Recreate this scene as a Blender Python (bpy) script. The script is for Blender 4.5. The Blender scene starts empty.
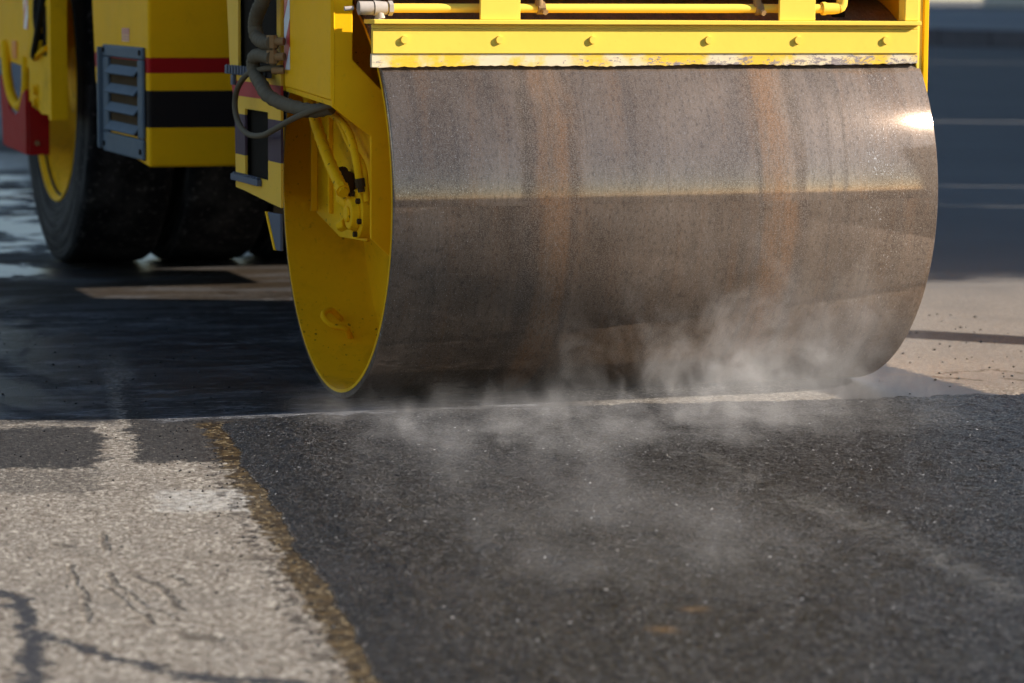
import bpy, bmesh, math, random
import numpy as np
from mathutils import Vector, Matrix
random.seed(7); rng = np.random.default_rng(7)
sc = bpy.context.scene
COL = sc.collection
PI = math.pi
R = math.radians

# ------------------------------------------------------------------ node helper
class NT:
    def __init__(s, mat):
        mat.use_nodes = True
        s.t = mat.node_tree; s.t.nodes.clear()
        s.out = s.t.nodes.new('ShaderNodeOutputMaterial')
    def n(s, typ, **kw):
        nd = s.t.nodes.new(typ)
        for k, v in kw.items(): setattr(nd, k, v)
        return nd
    def l(s, a, b): s.t.links.new(a, b)
    def put(s, sock, v):
        if isinstance(v, bpy.types.NodeSocket): s.l(v, sock)
        elif isinstance(v, (tuple, list)):
            if len(sock.default_value) == 4 and len(v) == 3: v = (*v, 1)
            sock.default_value = v
        else:
            sock.default_value = v
    def m(s, op, a, b=0.0, c=0.0, clamp=False):
        nd = s.n('ShaderNodeMath', operation=op, use_clamp=clamp)
        s.put(nd.inputs[0], a); s.put(nd.inputs[1], b)
        if op in ('MULTIPLY_ADD', 'SMOOTH_MIN', 'WRAP', 'COMPARE'): s.put(nd.inputs[2], c)
        return nd.outputs[0]
    def add(s, a, b): return s.m('ADD', a, b)
    def sub(s, a, b): return s.m('SUBTRACT', a, b)
    def mul(s, a, b, clamp=False): return s.m('MULTIPLY', a, b, clamp=clamp)
    def mx(s, a, b): return s.m('MAXIMUM', a, b)
    def mn(s, a, b): return s.m('MINIMUM', a, b)
    def step(s, v, lo, hi, a=0.0, b=1.0, smooth=True):
        nd = s.n('ShaderNodeMapRange', interpolation_type='SMOOTHSTEP' if smooth else 'LINEAR')
        s.put(nd.inputs['Value'], v); s.put(nd.inputs['From Min'], lo); s.put(nd.inputs['From Max'], hi)
        s.put(nd.inputs['To Min'], a); s.put(nd.inputs['To Max'], b)
        return nd.outputs['Result']
    def band(s, v, lo, hi, soft):       # 1 between lo and hi
        return s.mul(s.step(v, lo - soft, lo + soft), s.step(v, hi - soft, hi + soft, 1.0, 0.0))
    def mix(s, f, a, b):
        nd = s.n('ShaderNodeMix', data_type='RGBA')
        s.put(nd.inputs[0], f); s.put(nd.inputs[6], a); s.put(nd.inputs[7], b)
        return nd.outputs[2]
    def vmul(s, v, k):
        nd = s.n('ShaderNodeVectorMath', operation='MULTIPLY'); s.put(nd.inputs[0], v); s.put(nd.inputs[1], k)
        return nd.outputs[0]
    def vadd(s, v, k):
        nd = s.n('ShaderNodeVectorMath', operation='ADD'); s.put(nd.inputs[0], v); s.put(nd.inputs[1], k)
        return nd.outputs[0]
    def co(s): return s.n('ShaderNodeTexCoord').outputs['Object']
    def xyz(s, v):
        nd = s.n('ShaderNodeSeparateXYZ'); s.put(nd.inputs[0], v); return nd.outputs
    def comb(s, x, y, z):
        nd = s.n('ShaderNodeCombineXYZ'); s.put(nd.inputs[0], x); s.put(nd.inputs[1], y); s.put(nd.inputs[2], z)
        return nd.outputs[0]
    def noise(s, v, scale, detail=3, rough=.5, dist=0.0, color=False):
        nd = s.n('ShaderNodeTexNoise'); s.put(nd.inputs['Vector'], v)
        nd.inputs['Scale'].default_value = scale; nd.inputs['Detail'].default_value = detail
        nd.inputs['Roughness'].default_value = rough; nd.inputs['Distortion'].default_value = dist
        return nd.outputs['Color' if color else 'Fac']
    def voro(s, v, scale, feature='F1', out='Distance', rand=1.0):
        nd = s.n('ShaderNodeTexVoronoi', feature=feature); s.put(nd.inputs['Vector'], v)
        nd.inputs['Scale'].default_value = scale; nd.inputs['Randomness'].default_value = rand
        return nd.outputs[out]
    def bump(s, h, dist, strength=1.0, normal=None):
        nd = s.n('ShaderNodeBump'); s.put(nd.inputs['Height'], h)
        nd.inputs['Distance'].default_value = dist; nd.inputs['Strength'].default_value = strength
        if normal is not None: s.l(normal, nd.inputs['Normal'])
        return nd.outputs[0]
    def bsdf(s, color, rough=.5, metal=0.0, normal=None, coat=0.0, coat_rough=.1, spec=.5):
        nd = s.n('ShaderNodeBsdfPrincipled')
        s.put(nd.inputs['Base Color'], color); s.put(nd.inputs['Roughness'], rough); s.put(nd.inputs['Metallic'], metal)
        s.put(nd.inputs['Specular IOR Level'], spec)
        s.put(nd.inputs['Coat Weight'], coat); s.put(nd.inputs['Coat Roughness'], coat_rough)
        if normal is not None: s.l(normal, nd.inputs['Normal'])
        return nd.outputs[0]
    def fin(s, sh): s.l(sh, s.out.inputs['Surface'])

def newmat(name): return bpy.data.materials.new(name)

def paint(name, base, rough=.44, grime=.35, rust=.0, stripes=None, bump=.0004, grime_col=(.10, .06, .02), spec=.05):
    m = newmat(name); t = NT(m); v = t.co(); x, y, z = t.xyz(v)[0:3]
    col = t.mix(t.noise(v, 6, 4, .6), [c * .92 for c in base], [min(1, c * 1.06) for c in base])
    if stripes:
        for (lo, hi, c) in stripes:
            col = t.mix(t.band(z, lo, hi, .0012), col, c)
    g = t.step(t.noise(v, 3.2, 8, .68, .4), .50, .78)
    fine = t.step(t.noise(v, 60, 5, .7), .58, .72)
    col = t.mix(t.mul(t.add(t.mul(g, .55), t.mul(fine, .35)), grime), col, grime_col)
    tar = t.step(t.voro(t.vadd(v, t.vmul(t.noise(v, 40, 3, color=True), (.012, .012, .012))), 48), .13, .07)
    col = t.mix(t.mul(tar, t.mul(t.step(t.noise(v, 4, 4), .50, .62), min(.9, grime * 1.6))), col, grime_col)
    if rust:
        sp = t.step(t.voro(t.vadd(v, t.vmul(t.noise(v, 30, 3, color=True), (.02, .02, .02))), 34), .16, .10)
        col = t.mix(t.mul(sp, t.step(t.noise(v, 5, 3), .48, .6, 0, .8)), col, (.03, .02, .012))
        rr = t.step(t.noise(v, 26, 8, .7, .6), .62, .66)
        col = t.mix(t.mul(rr, rust), col, (.13, .05, .02))
    ro = t.add(rough, t.mul(t.noise(v, 14, 5, .6), .25))
    nm = t.bump(t.noise(v, 45, 4, .6), bump)
    t.fin(t.bsdf(col, ro, 0, nm, spec=spec))
    return m

YEL = (.88, .445, .006)
M = {}
M['yellow'] = paint('yellow_paint', YEL)
M['yellow_sunlit'] = paint('yellow_paint_sunlit', (.88, .585, .085), grime=.16)  # same yellow made paler, sunlight put into the colour of front parts
M['yellow_dirty'] = paint('yellow_paint_worn', (.84, .44, .006), rough=.5, grime=.8, rust=.3, bump=.0012, grime_col=(.16, .085, .01))
M['yellow_body'] = paint('yellow_paint_body', (.86, .43, .005), grime=.24, stripes=[(.895, .950, (.36, .012, .012)), (.702, .833, (.018, .014, .013))])
M['yellow_module'] = paint('yellow_paint_module', (.80, .46, .05), grime=.2, stripes=[(.862, .909, (.42, .05, .05)), (.68, .806, (.075, .045, .06))])
M['red'] = paint('red_paint', (.36, .012, .012), grime=.35)
M['grey'] = paint('grey_blue_paint', (.105, .13, .155), rough=.45, grime=.3, grime_col=(.03, .03, .035))
M['step'] = paint('step_metal', (.10, .11, .14), rough=.4, grime=.5, grime_col=(.02, .02, .02))
M['dark'] = paint('dark_interior', (.018, .014, .010), rough=.8, grime=.2)  # near-black, also stands for the shade behind openings
M['brownsteel'] = paint('brown_dirty_steel', (.06, .035, .015), rough=.7, grime=.5, rust=.6)
M['hose'] = paint('hose_rubber', (.13, .105, .07), rough=.6, grime=.8, grime_col=(.05, .04, .03))
M['hose_black'] = paint('hose_black', (.02, .02, .02), rough=.5, grime=.2)
M['brass'] = paint('old_brass', (.28, .17, .08), rough=.45, grime=.5, rust=.5)
M['white'] = paint('white_tape', (.72, .73, .75), rough=.35, grime=.15)
M['chrome'] = paint('dull_steel', (.42, .36, .31), rough=.45, grime=.8, rust=.8)
M['orange'] = paint('orange_reflector', (.75, .22, .02), rough=.2, grime=.1)
M['reflector'] = paint('yellow_reflector', (.9, .75, .03), rough=.25, grime=.02)

# scraper lip: yellow paint worn off to bare dirty metal
m = newmat('worn_scraper_paint'); t = NT(m); v = t.co(); x, y, z = t.xyz(v)[0:3]
w = t.noise(t.vmul(v, (1, 1, 2.2)), 30, 10, .8, .5)
lim = t.step(x, -.7, .75, .64, .53)
side = t.step(z, .985, 1.035, -.05, .07)
worn = t.step(t.sub(w, t.add(lim, side)), -.008, .02)
pale = t.step(t.noise(v, 9, 5, .6), .42, .6)
c = t.mix(pale, (.83, .50, .03), (.75, .60, .38))
c = t.mix(worn, c, t.mix(t.noise(v, 80, 3), (.16, .11, .10), (.36, .30, .28)))
t.fin(t.bsdf(c, t.add(.4, t.mul(worn, .25)), 0, t.bump(w, .0012))); M['worn'] = m

# rubber
m = newmat('tyre_rubber'); t = NT(m); v = t.co()
d = t.step(t.noise(v, 7, 6, .65), .42, .68)
c = t.mix(d, (.007, .007, .008), (.028, .026, .026))
c = t.mix(t.mul(t.step(t.noise(v, 40, 5, .7), .56, .66), .6), c, (.11, .10, .095))
x, y, z = t.xyz(v)[0:3]; rr = t.m('SQRT', t.add(t.mul(y, y), t.mul(z, z)))
rg = t.noise(t.comb(t.mul(rr, 22), t.mul(t.m('ARCTAN2', z, y), .6), 0.0), 2.0, 5, .65)
c = t.mix(t.mul(t.mul(t.step(rg, .42, .62), t.step(x, .03, .0)), .6), c, (.085, .080, .078))
rings = t.m('SINE', t.mul(rr, 260))
t.fin(t.bsdf(c, .7, 0, t.bump(t.add(t.noise(v, 50, 4, .6), t.mul(rings, .35)), .0015), spec=.06)); M['rubber'] = m

# hazard tape: red and white diagonals
m = newmat('hazard_tape'); t = NT(m); v = t.co(); x, y, z = t.xyz(v)[0:3]
k = t.m('FRACT', t.mul(t.add(z, t.mul(y, 1.3)), 6.3))
c = t.mix(t.step(k, .49, .51, smooth=False), (.45, .015, .02), (.62, .64, .68))
t.fin(t.bsdf(c, .35)); M['hazard'] = m

# label sticker
m = newmat('red_label'); t = NT(m); v = t.co(); z = t.xyz(v)[2]
ln = t.step(t.m('FRACT', t.mul(z, 95)), .5, .6)
c = t.mix(ln, (.45, .14, .03), (.30, .03, .015))
c = t.mix(t.step(z, 1.028, 1.030), c, (.33, .015, .01))
t.fin(t.bsdf(c, .4)); M['label'] = m

# ---- drum steel.  object origin = drum axis centre, x along the axis
m = newmat('rolled_drum_steel'); t = NT(m); v = t.co(); x, y, z = t.xyz(v)[0:3]
ang = t.m('ARCTAN2', z, y)
cyl = t.comb(x, t.mul(ang, .6), 0.0)                       # unrolled surface coordinates
warp = t.mul(t.sub(t.noise(t.vmul(cyl, (1, .5, 1)), 4, 6, .65), .5), .075)
xw = t.add(x, warp)
big = t.noise(t.vmul(cyl, (1.6, .8, 1)), 2.2, 6, .62, .4)
c = t.mix(t.step(big, .32, .68), (.100, .062, .036), (.245, .176, .126))
ringy = t.noise(t.vmul(cyl, (26, .45, 1)), 1.0, 6, .65)      # faint rings round the drum
c = t.mix(t.step(ringy, .35, .7, 0, .45), c, (.10, .073, .055))
blot = t.step(t.noise(cyl, 7, 7, .7, .3), .52, .72)
c = t.mix(t.mul(blot, .45), c, (.075, .053, .040))
# rust bands and the dark marks beside them
rust1 = t.band(xw, -.42, -.29, .055); rust2 = t.band(xw, .262, .378, .045)
c = t.mix(t.mul(t.mx(rust1, t.mul(rust2, .95)), t.step(t.noise(t.vmul(cyl, (5, 1, 1)), 3.5, 7, .7), .32, .62, .05, .75)), c, (.235, .105, .035))
rst = t.mul(t.step(t.noise(t.vmul(cyl, (9, .7, 1)), 1.6, 7, .7), .50, .68), .5)
c = t.mix(rst, c, (.20, .100, .042))
dst = t.step(t.noise(t.vmul(cyl, (14, .8, 1)), 1.4, 7, .72), .52, .66)
c = t.mix(t.mul(dst, .45), c, (.052, .038, .028))
dk = t.mx(t.band(xw, -.455, -.405, .012), t.band(xw, -.312, -.288, .010))
dk = t.mx(dk, t.mx(t.band(xw, .376, .410, .010), t.band(xw, .254, .268, .006)))
dk = t.mx(dk, t.mx(t.mul(t.band(xw, .478, .486, .004), .8), t.mul(t.band(xw, .520, .530, .004), .7)))
dk = t.mx(dk, t.mul(t.band(xw, -.02, -.012, .004), .6))
c = t.mix(t.mul(dk, t.step(t.noise(cyl, 11, 4), .3, .6, .25, .62)), c, (.052, .042, .034))
# grit, dark pits and pale flecks
grit = t.noise(cyl, 260, 3, .7)
c = t.mix(t.step(grit, .42, .66, 0, .6), c, (.34, .28, .24))
c = t.mix(t.mul(t.step(t.noise(cyl, 170, 4, .7), .58, .66), .55), c, (.035, .026, .020))
flz = t.add(t.step(x, -.40, -.62, 0, 1), t.mul(t.band(x, .50, .80, .10), 1.0))
flz = t.add(t.mul(flz, .055), t.mul(t.band(x, .59, .70, .04), t.mul(t.step(t.noise(cyl, 12, 5, .7), .45, .68), .06)))
c = t.mix(t.mul(t.step(t.noise(t.vmul(cyl, (1.6, .8, 1)), 62, 5, .75), .50, .64), .5), c, (.060, .043, .032))
c = t.mix(t.mul(t.step(t.noise(t.vmul(cyl, (2, .7, 1)), 85, 4, .75), .56, .66), .4), c, (.36, .31, .27))
fl = t.noise(t.vmul(cyl, (1.6, .7, 1)), 150, 5, .8)
fleck = t.step(t.add(fl, flz), .665, .70)
c = t.mix(t.mul(fleck, .8), c, (.62, .58, .54))
nrm = t.bump(t.add(t.noise(cyl, 230, 4, .7), t.mul(t.noise(cyl, 30, 3), .5)), .0007, .35)
dif = t.bsdf(t.mix(.25, c, (.012, .008, .006)), .7, 0, nrm, spec=.1)
tint = t.mix(.5, c, (.68, .53, .42)); tint = t.mix(.35, tint, t.vmul(c, (2.6, 2.6, 2.6)))
gl = t.n('ShaderNodeBsdfGlossy'); t.put(gl.inputs['Color'], tint); t.put(gl.inputs['Roughness'], .075)

gs = t.n('ShaderNodeBsdfGlossy'); t.put(gs.inputs['Color'], tint); t.put(gs.inputs['Roughness'], t.step(t.noise(cyl, 9, 6, .7), .35, .7, .34, .26))
g1 = t.n('ShaderNodeMixShader'); t.put(g1.inputs[0], t.step(t.noise(cyl, 3, 5, .6), .3, .7, .97, 1.0)); t.l(gs.outputs[0], g1.inputs[1]); t.l(gl.outputs[0], g1.inputs[2])
g2 = t.n('ShaderNodeMixShader'); t.put(g2.inputs[0], t.mul(t.step(grit, .38, .66, .22, .38), t.sub(1.0, t.mul(t.mx(t.mx(rust1, rust2), dk), .55)))); t.l(dif, g2.inputs[1]); t.l(g1.outputs[0], g2.inputs[2])
t.fin(g2.outputs[0]); M['drum'] = m

# ---- fresh asphalt
m = newmat('fresh_asphalt'); t = NT(m); v = t.co(); x, y, z = t.xyz(v)[0:3]
cell = t.voro(v, 200, out='Color'); cd = t.voro(v, 200)
cs = t.n('ShaderNodeSeparateColor'); t.l(cell, cs.inputs[0])
br = cs.outputs[0]
c = t.mix(t.m('POWER', br, 1.6), (.017, .0155, .0165), (.105, .099, .099))
c = t.mix(t.step(cd, .34, .52), c, (.004, .004, .004))
c = t.mix(t.step(br, .88, .95), c, (.098, .094, .092))
c = t.mix(t.mul(t.step(t.noise(v, 1.6, 5, .6, .5), .45, .7), .3), c, (.045, .042, .044))
c = t.mix(t.mul(t.step(cs.outputs[1], .9982, .9988), 1.0), c, (.40, .39, .38))  # rare bright cells paint glints into the asphalt colour
# brown stains near the camera, greyer dusty streak towards the right
st = t.mx(t.band(t.m('SQRT', t.add(t.m('POWER', t.add(x, 1.01), 2), t.m('POWER', t.add(y, 3.16), 2))), -1, .025, .02),
          t.band(t.m('SQRT', t.add(t.m('POWER', t.add(x, 1.14), 2), t.m('POWER', t.add(y, 3.32), 2))), -1, .025, .02))
c = t.mix(t.mul(st, .6), c, (.12, .07, .03))
def seg2(ax, ay, bx, by, w0, soft=.8):
    wv_ = t.vadd(v, t.vmul(t.vadd(t.noise(v, 5, 5, .7, color=True), (-.5, -.5, -.5)), (.14, .14, 0))); sx, sy, _ = t.xyz(wv_)[0:3]
    dx, dy = bx - ax, by - ay; L2 = dx * dx + dy * dy
    k = t.m('DIVIDE', t.add(t.mul(t.sub(sx, ax), dx), t.mul(t.sub(sy, ay), dy)), L2, clamp=True)
    ex = t.sub(sx, t.add(t.mul(k, dx), ax)); ey = t.sub(sy, t.add(t.mul(k, dy), ay))
    return t.step(t.m('SQRT', t.add(t.mul(ex, ex), t.mul(ey, ey))), w0 * (1 - soft), w0 * (1 + soft), 1, 0)
stk = t.mx(t.mul(seg2(-.27, -1.44, -.29, -2.1, .03), .5), seg2(-.29, -2.1, -.35, -3.25, .05))
stk = t.mul(stk, t.step(t.noise(v, 25, 5, .7), .35, .65))
c = t.mix(t.mul(stk, .5), c, (.13, .122, .11))
h = t.add(t.mul(t.step(cd, .0, .5, 1, 0), .8), t.mul(t.noise(v, 90, 4, .7), .9))
nrm = t.bump(h, .0040, 1.0)
ro = t.step(cs.outputs[2], 0, 1, .36, .62)
t.fin(t.bsdf(c, ro, 0, nrm, spec=.18)); M['asphalt'] = m
m = newmat('old_dark_asphalt'); t = NT(m); v = t.co()
t.fin(t.bsdf(t.mix(t.noise(v, .4, 6, .6), (.022, .021, .021), (.040, .037, .035)), 1.0, 0, spec=0.0)); M['old_asphalt'] = m

# ---- old ground: weathered asphalt/concrete with stains, cracks and scratches that have a shape of their own
m = newmat('old_road_surface'); t = NT(m); v = t.co(); x, y, z = t.xyz(v)[0:3]
wv = t.vadd(v, t.vmul(t.vadd(t.noise(v, 9, 4, .6, color=True), (-.5, -.5, -.5)), (.07, .07, 0)))
wx, wy, wz = t.xyz(wv)[0:3]
wv2 = t.vadd(v, t.vmul(t.vadd(t.noise(v, 16, 6, .7, color=True), (-.5, -.5, -.5)), (.16, .16, 0)))
w2x, w2y, _ = t.xyz(wv2)[0:3]
cell = t.n('ShaderNodeSeparateColor'); t.l(t.voro(v, 125, out='Color'), cell.inputs[0]); cd = t.voro(v, 125)
c = t.mix(cell.outputs[0], (.095, .078, .060), (.27, .235, .195))
c = t.mix(t.step(cell.outputs[1], .80, .9), c, (.40, .36, .30))
c = t.mix(t.mul(t.step(cell.outputs[2], .86, .93), .8), c, (.075, .05, .035))
c = t.mix(t.mul(t.step(t.noise(v, 5, 6, .65), .45, .68), .35), c, (.13, .115, .10))
c = t.mix(t.mul(t.step(t.noise(v, 38, 5, .75), .52, .66), .45), c, (.075, .06, .045))
w3 = t.vadd(v, t.vmul(t.vadd(t.noise(v, 6, 8, .78, color=True), (-.5, -.5, -.5)), (.32, .40, 0))); w3x, w3y, _ = t.xyz(w3)[0:3]
U = t.sub(w3x, t.mul(w3y, .19)); V = t.add(w3y, t.mul(w3x, .30))
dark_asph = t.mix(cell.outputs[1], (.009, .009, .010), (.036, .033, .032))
# dirty grainy zone
gz = t.mul(t.mul(t.band(V, -1.98, -1.63, .03), t.step(U, -1.5, -1.56)), t.step(t.noise(v, 70, 4, .7), .42, .56, .15, .9))
c = t.mix(gz, c, (.06, .052, .045))
# two dark infill patches with a pale strip left between
p1 = t.mul(t.step(U, -1.505, -1.535), t.band(V, -1.60, -.86, .02))
p2 = t.mul(t.band(U, -1.455, -1.12, .012), t.band(V, -1.53, .2, .018))
patch = t.mul(t.mx(p1, p2), t.step(t.noise(v, 60, 5, .75), .34, .40))
c = t.mix(t.mul(patch, .93), c, dark_asph)
# faded white road paint
pm = t.mul(t.mul(t.band(V, -2.27, -1.93, .02), t.band(U, -1.40, -1.16, .02)), t.step(t.noise(t.vmul(v, (1, 3, 1)), 35, 5, .7), .42, .6))
c = t.mix(t.mul(pm, .75), c, (.42, .41, .38))
pm2 = t.mul(t.mul(t.band(V, -2.85, -2.78, .02), t.band(U, -1.35, -1.1, .03)), .5)
c = t.mix(pm2, c, (.10, .08, .06))
def seg(ax, ay, bx, by, w0, sx=None, sy=None, soft=.5):
    sx = sx or wx; sy = sy or wy
    dx, dy = bx - ax, by - ay; L2 = dx * dx + dy * dy
    k = t.m('DIVIDE', t.add(t.mul(t.sub(sx, ax), dx), t.mul(t.sub(sy, ay), dy)), L2, clamp=True)
    ex = t.sub(sx, t.add(t.mul(k, dx), ax)); ey = t.sub(sy, t.add(t.mul(k, dy), ay))
    d = t.m('SQRT', t.add(t.mul(ex, ex), t.mul(ey, ey)))
    return t.step(d, w0 * (1 - soft), w0 * (1 + soft), 1, 0)
cr = None
for s_ in [(-2.25, -2.46, -2.20, -2.60, .016), (-2.20, -2.60, -2.225, -2.82, .018), (-2.225, -2.82, -2.24, -2.98, .020),
           (-2.24, -2.98, -2.30, -3.3, .024), (-2.225, -2.90, -2.12, -3.16, .014), (-2.12, -3.16, -1.98, -3.42, .016), (-2.02, -3.32, -1.86, -3.44, .022), (-2.20, -2.62, -2.4, -2.74, .010)]:
    q = seg(*s_[:4], s_[4], w2x, w2y, .35); cr = q if cr is None else t.mx(cr, q)
c = t.mix(t.mul(cr, t.step(t.noise(v, 40, 5, .75), .30, .5, .35, .95)), c, (.022, .024, .030))
scq = None
for s_ in [(-2.035, -2.28, -2.08, -2.62, .0055), (-2.08, -2.62, -2.115, -2.84, .0055), (-1.99, -2.40, -1.98, -2.66, .006), (-1.98, -2.66, -1.95, -2.88, .005),
           (-2.02, -2.52, -2.00, -2.90, .006), (-1.935, -2.43, -1.905, -2.60, .009), (-1.905, -2.60, -1.925, -2.80, .007), (-1.87, -2.45, -1.865, -2.55, .010),
           (-1.96, -3.0, -1.93, -3.06, .022), (-2.02, -2.06, -2.01, -2.10, .014), (-1.91, -1.98, -1.93, -2.15, .007)]:
    q = seg(*s_[:4], s_[4], wx, wy, .5); scq = q if scq is None else t.mx(scq, q)
c = t.mix(t.mul(scq, t.step(t.noise(v, 55, 6, .75), .40, .56, .0, .85)), c, (.045, .036, .028))
blob = t.step(t.noise(v, 17, 6, .65, .3), .665, .69)
c = t.mix(t.mul(blob, .75), c, (.06, .046, .035))
# brown tack-coat border along the fresh mat
E0 = (-1.27, -.36); E1 = (-1.735, -3.6)
sl = (E1[0] - E0[0]) / (E1[1] - E0[1])
ed = t.sub(w2x, t.add(t.mul(t.sub(wy, E0[1]), sl), E0[0]))       # 0 at the mat edge, negative outwards
ed = t.add(ed, t.mul(t.sub(t.noise(v, 7, 7, .8), .5), .14))
tack = t.mul(t.mul(t.step(ed, -.066, -.050), t.step(ed, .10, .06)), t.step(y, -.25, -.35))
tc = t.mix(t.step(t.noise(v, 22, 5, .7), .42, .62), (.016, .010, .005), (.072, .047, .020))
tc = t.mix(t.step(cell.outputs[0], .90, .95), tc, (.22, .17, .10))
c = t.mix(t.mul(tack, .92), c, tc)
dke = t.mul(t.band(t.add(ed, t.mul(t.noise(v, 30, 3), .04)), -.085, -.045, .012), t.step(t.noise(v, 28, 4), .45, .6))
c = t.mix(t.mul(dke, .8), c, (.025, .02, .018))
# worn asphalt left behind the mat, darkened to deepen the machine's shadow; pale scraped streaks
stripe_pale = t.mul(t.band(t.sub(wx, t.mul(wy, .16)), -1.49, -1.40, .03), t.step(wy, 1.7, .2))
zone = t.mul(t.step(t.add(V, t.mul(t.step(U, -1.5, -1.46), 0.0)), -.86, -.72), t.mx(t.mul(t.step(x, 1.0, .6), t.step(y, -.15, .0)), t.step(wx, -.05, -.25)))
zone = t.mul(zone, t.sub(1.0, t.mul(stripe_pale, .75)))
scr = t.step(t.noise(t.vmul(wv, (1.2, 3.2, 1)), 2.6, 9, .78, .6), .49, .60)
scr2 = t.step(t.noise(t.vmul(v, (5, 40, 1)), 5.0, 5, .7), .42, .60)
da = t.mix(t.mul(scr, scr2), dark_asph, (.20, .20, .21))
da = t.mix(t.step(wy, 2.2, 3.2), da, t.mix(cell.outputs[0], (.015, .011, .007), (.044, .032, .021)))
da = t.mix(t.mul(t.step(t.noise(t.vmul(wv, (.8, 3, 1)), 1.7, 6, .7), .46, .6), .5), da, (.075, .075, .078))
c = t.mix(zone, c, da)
# pale pink worn ground to the right of the machine
rz = t.mul(t.step(x, .9, 1.2), t.step(y, -.6, -.2))
pk = t.mix(cell.outputs[0], (.150, .131, .112), (.240, .212, .184))
pk = t.mix(t.mul(t.step(t.noise(v, 2.2, 7, .65, .4), .45, .68), .6), pk, (.145, .130, .117))
pk = t.mix(t.step(y, 1.2, 4.2), pk, t.mix(t.noise(v, .6, 5, .6), (.100, .094, .088), (.165, .155, .145)))  # greyer with distance, paints the soft edge of the house shadow
c = t.mix(rz, c, pk)
# wet patch with water by the right end of the drum
wetR = t.mul(t.step(w2x, 1.10, 1.06), t.step(w2x, .56, .62))
wetR = t.mul(wetR, t.step(y, .55, .35))
c = t.mix(t.mul(wetR, .92), c, (.026, .025, .028))
crk = t.mx(seg(1.15, -.03, 1.36, .02, .010, w2x, w2y), seg(1.36, .02, 1.42, -.18, .010, w2x, w2y))
crk = t.mx(crk, t.mx(seg(1.28, -.22, 1.33, -.25, .014, w2x, w2y), seg(1.42, -.28, 1.46, -.33, .016, w2x, w2y)))
crk = t.mx(crk, seg(1.0, .0, 1.2, -.22, .012, w2x, w2y))
c = t.mix(t.mul(crk, .8), c, (.07, .05, .035))
# wetness of the shaded old asphalt
pud = t.mul(t.step(t.noise(t.vmul(v, (1, .5, 1)), 1.3, 6, .6, .6), .47, .60), zone)
pudb = t.mul(t.mul(t.step(t.noise(v, 1.5, 6, .65, .5), .47, .52), t.step(y, 3.4, 4.0)), t.step(x, .4, -.1))
ro = t.sub(.78, t.mul(t.mx(t.mul(wetR, .36), t.mul(pud, .6)), .58))
ro = t.mn(ro, t.sub(.78, t.mul(pudb, .50)))
ro = t.sub(ro, t.mul(tack, .25))
h = t.add(t.mul(t.step(cd, 0, .5, 1, 0), .5), t.mul(t.noise(v, 60, 5, .7), .9))
h = t.sub(h, t.mul(t.mx(cr, scq), .8))
nrm = t.bump(h, .0026, t.sub(1.0, t.mul(t.mx(wetR, pudb), .85)) if False else 1.0)
nb_ = nrm.node; t.l(t.sub(1.0, t.mul(t.mx(wetR, pudb), .85)), nb_.inputs['Strength'])
t.fin(t.bsdf(c, ro, 0, nrm, spec=t.add(.10, t.mul(t.mx(wetR, pudb), .45)))); M['ground'] = m

# ---- kerb, pavement, walls
def simple(name, a, b, scale=8, rough=.8, bump=.002):
    m = newmat(name); t = NT(m); v = t.co()
    n_ = t.noise(v, scale, 6, .65)
    t.fin(t.bsdf(t.mix(n_, a, b), rough, 0, t.bump(t.noise(v, scale * 6, 4), bump))); return m
M['pave'] = simple('pavement_surface', (.10, .11, .12), (.18, .19, .20), 1.5)
M['stone'] = simple('kerb_stone', (.05, .045, .05), (.12, .10, .105), 2.5)
M['plaster'] = simple('plaster_wall', (.30, .27, .23), (.40, .36, .31), 1.2)
M['roof'] = simple('roof_tiles', (.12, .06, .045), (.2, .1, .07), 3)
M['glass'] = simple('window_glass', (.02, .025, .03), (.04, .045, .05), 1, .1, 0)
M['frame'] = simple('window_frame_paint', (.5, .5, .48), (.6, .6, .58), 3)
M['board'] = simple('shadow_board_paint', (.6, .6, .58), (.7, .7, .68), 4, .5)  # paint of the added shadow-casting board

# ------------------------------------------------------------------ mesh helpers
def link(o, parent=None):
    COL.objects.link(o)
    if parent is not None: o.parent = parent
    return o
def obj(name, bm, mat, parent=None, bevel=0, smooth=False, loc=None, seg=2, autosm=None):
    me = bpy.data.meshes.new(name)
    if loc is not None: bmesh.ops.translate(bm, verts=bm.verts, vec=-Vector(loc))
    bmesh.ops.recalc_face_normals(bm, faces=bm.faces)
    if smooth:
        for f in bm.faces: f.smooth = True
        for e in bm.edges:
            if len(e.link_faces) == 2 and e.calc_face_angle(0) > R(autosm or 38): e.smooth = False
    bm.to_mesh(me); bm.free()
    me.materials.append(mat)
    o = bpy.data.objects.new(name, me)
    if loc is not None: o.location = loc
    link(o, parent)
    if parent is not None and parent.type == 'MESH' and loc is None and parent.location.length > 0:
        o.location = -parent.location
    if bevel:
        b = o.modifiers.new('bevel', 'BEVEL'); b.width = bevel; b.segments = seg; b.limit_method = 'ANGLE'
    return o
def sub(name, bm, mat, parent, **kw):           # sub-part: same world frame as the others, whatever the parent's origin
    return obj(name, bm, mat, parent, **kw)
def BM(): return bmesh.new()
def bx(bm, x0, x1, y0, y1, z0, z1):
    mtx = Matrix.Translation(((x0 + x1) / 2, (y0 + y1) / 2, (z0 + z1) / 2)) @ Matrix.Diagonal((abs(x1 - x0), abs(y1 - y0), abs(z1 - z0), 1))
    bmesh.ops.create_cube(bm, size=1, matrix=mtx); return bm
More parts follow.
